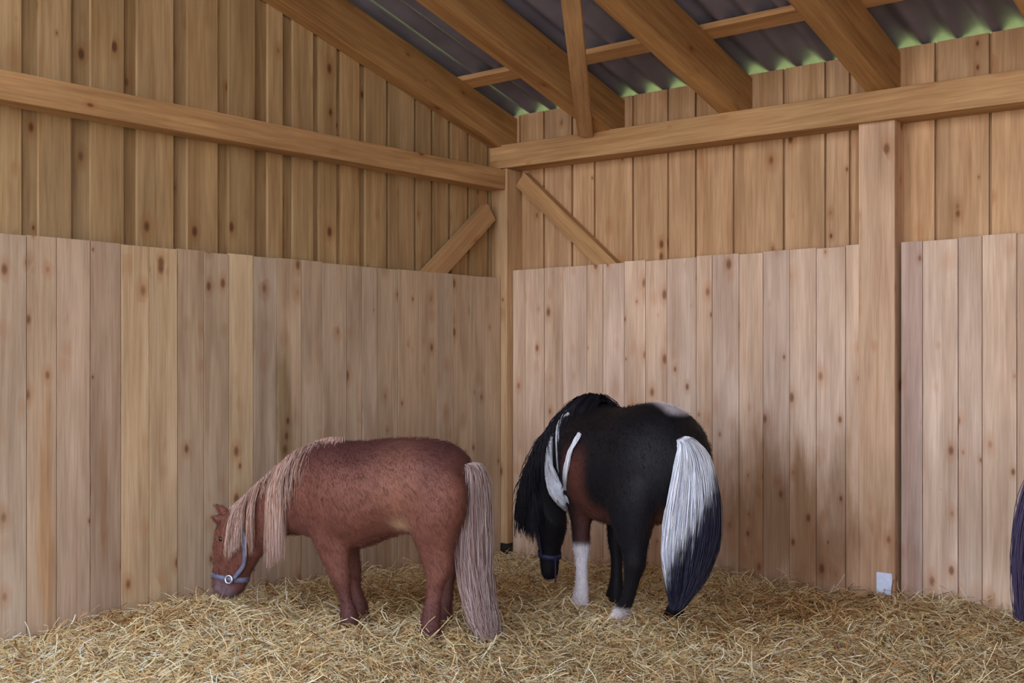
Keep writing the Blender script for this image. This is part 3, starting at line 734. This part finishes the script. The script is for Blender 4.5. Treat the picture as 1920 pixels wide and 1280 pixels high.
def nzz(co, f=9): return (np.sin(co[:, 0] * f + 1) + np.sin(co[:, 1] * f * 1.3 + 2) + np.sin(co[:, 2] * f * 1.7)) / 3
def col_bk(co):
    x, y_, z = co[:, 0], co[:, 1], co[:, 2]; n_ = nzz(co)
    bk = np.array(lin((15, 14, 22))); br = np.array(lin((98, 56, 48))); wh = np.array(lin((214, 210, 218)))
    c = np.broadcast_to(bk, (len(co), 3)).copy()
    c = mixc(c, br, sm(x + .04 * n_, .46, .62) * (1 - sm(x, .74, .90)) * sm(y_, 0.05, .15) * (1 - sm(z, .84, 1.02)) * .85)
    c = mixc(c, br, (1 - sm(z, .58, .70)) * sm(z, .46, .50) * sm(x, .40, .5) * (1 - sm(x, .74, .8)) * .8)
    c = mixc(c, np.array(lin((150, 96, 66))), np.exp(-((x - .16) / .16) ** 2 - ((y_ - .03) / .07) ** 2 - ((z - .60) / .08) ** 2) * .8)
    # white croup patch
    c = mixc(c, wh, sm(z + .02 * n_, 1.135, 1.165) * np.exp(-((x - .26) / .17) ** 4) * sm(-y_ + .02 * n_, -.06, .02))
    # white socks
    c = mixc(c, wh, (1 - sm(z, .37, .42)) * (x > .75) * (x < 1.05) * (y_ > 0))
    c = mixc(c, wh, (1 - sm(z, .13, .16)) * (x < .6) * (y_ > 0))
    return c
body = sculpt('body', [trunk, neck, head, bl(hqb, .165, 0), bl(hqb, -.18, .0), bl(fq, .13, -.06), bl(fq, -.13, .0),
                       ear((1.40, .155, .68), (1.42, .20, .60), .028), ear((1.40, .045, .68), (1.43, .0, .60), .028)], e, col_bk)
for s_ in (1, -1): ball('eye', (1.385, .093 + s_ * .074, .53), .018, M['eye'], e)
crest = np.array([(.84, 0, 1.19), (.93, 0, 1.205), (1.05, .015, 1.185), (1.16, .045, 1.11), (1.27, .08, .99), (1.36, .10, .86), (1.41, .10, .74), (1.43, .10, .68)])
bkc = np.array([lin(c) for c in ((18, 17, 27), (26, 23, 36), (12, 12, 18), (36, 30, 38))]); whc = np.array([lin(c) for c in ((240, 240, 246), (224, 226, 236), (200, 204, 218))])
Pb = np.concatenate([mane_strands(1500, 0.02, 1, .16, .34, 1, -.02, .03, out=.16, cr=crest), mane_strands(900, 0.0, .45, .10, .24, 1, -.04, .03, out=.15, cr=crest),
                     mane_strands(700, 0.0, 1, .1, .28, -1, -.02, .03, out=.15, cr=crest),
                     mane_strands(900, 0.75, 1, .2, .36, 1, -.08, .05, out=.11, cr=crest)])
# bushy top
Pb[:, 1:5, 2] += 0.03 * r.rand(len(Pb), 1)
Pw = np.concatenate([mane_strands(30, 0.28, .33, .28, .40, 1, -.05, .012, out=.17, cr=crest)])
P = np.concatenate([Pb, Pw]); cc = np.concatenate([bkc[r.randint(0, 4, len(Pb))], whc[r.randint(0, 3, len(Pw))]])
m_ = strands('mane', P, cc, r.uniform(.0014, .0028, len(P)), e); m_['label'] = 'black mane with thin white locks'
fur(body, 36000, e, col_bk, .010, .022)
# white locks lying on the neck and shoulder
from mathutils.bvhtree import BVHTree
bvh = BVHTree.FromPolygons([v.co for v in body.data.vertices], [p.vertices for p in body.data.polygons])
def on_body(x, y, off):
    o_ = fb.loc(CAM); d_ = fb.loc(CAM + ray(x, y)) - o_; d_ /= np.linalg.norm(d_)
    hit = bvh.ray_cast(Vector(o_), Vector(d_))
    if hit[0] is None: hit = bvh.find_nearest(Vector(fb.pix(x, y, .15)))
    return np.array(hit[0]) - d_ * off
def lock(Lk, Rk, n, off, label):
    a_ = np.array([on_body(x, y, off) for x, y in Lk]); b_ = np.array([on_body(x, y, off) for x, y in Rk])
    s_ = r.rand(n)[:, None, None]; G = a_[None] * (1 - s_) + b_[None] * s_ + r.normal(0, .003, (n, len(Lk), 3))
    G[:, 0] = G[:, 0] + 0
    o_ = strands('mane_lock', catmull(G, 16), whc[r.randint(0, 3, n)], r.uniform(.0014, .0026, n), e); o_['label'] = label
lock([(1058, 770), (1043, 790), (1031, 825), (1024, 860), (1023, 890), (1030, 922), (1046, 945), (1060, 956)],
     [(1061, 772), (1047, 792), (1036, 825), (1032, 856), (1040, 885), (1054, 912), (1064, 934), (1065, 956)], 500, .035, 'long white lock hanging down the neck')
lock([(1084, 812), (1077, 826), (1066, 846), (1060, 870), (1057, 895), (1057, 918)], [(1088, 814), (1081, 828), (1070, 849), (1065, 872), (1062, 896), (1062, 918)], 110, .03, 'thin white lock beside the long one')
# tail: broad, white above and dark below, swung to the right
def ftl(p): 
    q = fb.pix(1283, p[1], 0.0); # plane at right angles to the sight line through the dock
    W_ = at_depth(p[0], p[1], 5.40 - 0.06 * min(1, max(0, (p[1] - 835) / 100))); return fb.loc(W_)
Lt = [(1270, 826), (1272, 836), (1266, 870), (1256, 920), (1246, 975), (1242, 1040), (1250, 1100), (1260, 1142)]
Rt = [(1286, 818), (1302, 824), (1328, 850), (1345, 905), (1354, 970), (1345, 1035), (1316, 1095), (1276, 1140)]
tail_px.n = fb.loc(fb.o + FW)
P, s = tail_px(ftl, Lt, Rt, 4200, .03, None, 'tail', jit=.006)
zz = P[..., 2]; ss = np.broadcast_to(s[:, None], zz.shape)
darkm = sm(0.76 - zz + (ss - .5) * 0.55 + r.normal(0, .035, (len(P), 1)), 0.08, 0.20)
wcol = whc[r.randint(0, 3, len(P))][:, None, :] * r.uniform(.85, 1.1, (len(P), 1, 1)) * np.array([.98, 1.0, 1.03])
dcol = np.array([lin(c) for c in ((34, 34, 58), (26, 24, 40), (48, 46, 70))])[r.randint(0, 3, len(P))][:, None, :]
cc = wcol * (1 - darkm[..., None]) + dcol * darkm[..., None]
t_ = strands('tail', P, cc, r.uniform(.0016, .003, len(P)), e); t_['label'] = 'swinging tail, white above and dark below'
# halter
hal = torus_band('halter', ((1.405, .085, .27), (1.27, .085, .245), LATY, .067, (0, 0, 1)), M['strap2'], e, wid=.03); hal['label'] = 'dark blue halter'
st = tube_path('cheek_strap', [(1.31, .153, .26), (1.30, .175, .36), (1.31, .19, .46), (1.36, .18, .60), (1.40, .15, .68)], .012, M['strap2'], None, .35); st.parent = hal
st = tube_path('throat_strap', [(1.262, .085, .10), (1.262, .085, .16), (1.262, .085, .22), (1.258, .085, .26)], .008, M['strap2'], None, .6); st.parent = hal

# ---- dark pony at the right edge, only its tail reaches into view
fd = Frame('pony', (1950 - CX) / F * 5.15, 5.15, (0.80, -0.60)); e = fd.e
tag(e, 'dark brown pony beyond the right edge, its tail just in view', 'pony')
S_ = .86
def scl(rs, dx=0.06): return [((a[0] * S_ + dx, a[1] * S_, a[2] * S_), (b_[0] * S_ + dx, b_[1] * S_, b_[2] * S_), LATY, hw * S_) for a, b_, _, hw in rs]
def col_dk(co): return np.broadcast_to(np.array(lin((66, 48, 52))), (len(co), 3)).copy()
body = sculpt('body', [scl(x) for x in (trunk, neck, head, bl(hq, .165, 0), bl(hq, -.165, .02), bl(fq, .13, -.06), bl(fq, -.13, 0),
              ear((1.40, .155, .68), (1.42, .20, .60), .028), ear((1.40, .045, .68), (1.43, .0, .60), .028))], e, col_dk, voxel=.016)
for s_ in (1, -1): ball('eye', (1.385 * S_ + .06, (.093 + s_ * .074) * S_, .53 * S_), .018, M['eye'], e)
cr = crest * S_ + np.array([.06, 0, 0])
P = np.concatenate([mane_strands(500, 0, 1, .1, .25, 1, 0, .03, out=.14, cr=cr), mane_strands(500, 0, 1, .1, .25, -1, 0, .03, out=.14, cr=cr)])
dkc = np.array([lin(c) for c in ((76, 66, 98), (62, 52, 80), (88, 78, 104), (52, 44, 64))])
strands('mane', P, dkc[r.randint(0, 4, len(P))], r.uniform(.0014, .0028, len(P)), e)
def ftd(p): return fd.loc(at_depth(p[0], p[1], 5.12))
Lt = [(1948, 862), (1938, 880), (1918, 930), (1905, 985), (1899, 1050), (1901, 1110), (1908, 1162)]
Rt = [(1962, 858), (1966, 885), (1968, 930), (1970, 985), (1966, 1050), (1958, 1110), (1944, 1165)]
tail_px.n = fd.loc(fd.o + FW)
P, s = tail_px(ftd, Lt, Rt, 2200, .03, None, 'tail', jit=.006)
strands('tail', P, dkc[r.randint(0, 4, len(P))] * r.uniform(.8, 1.15, (len(P), 1)), r.uniform(.0016, .003, len(P)), e)
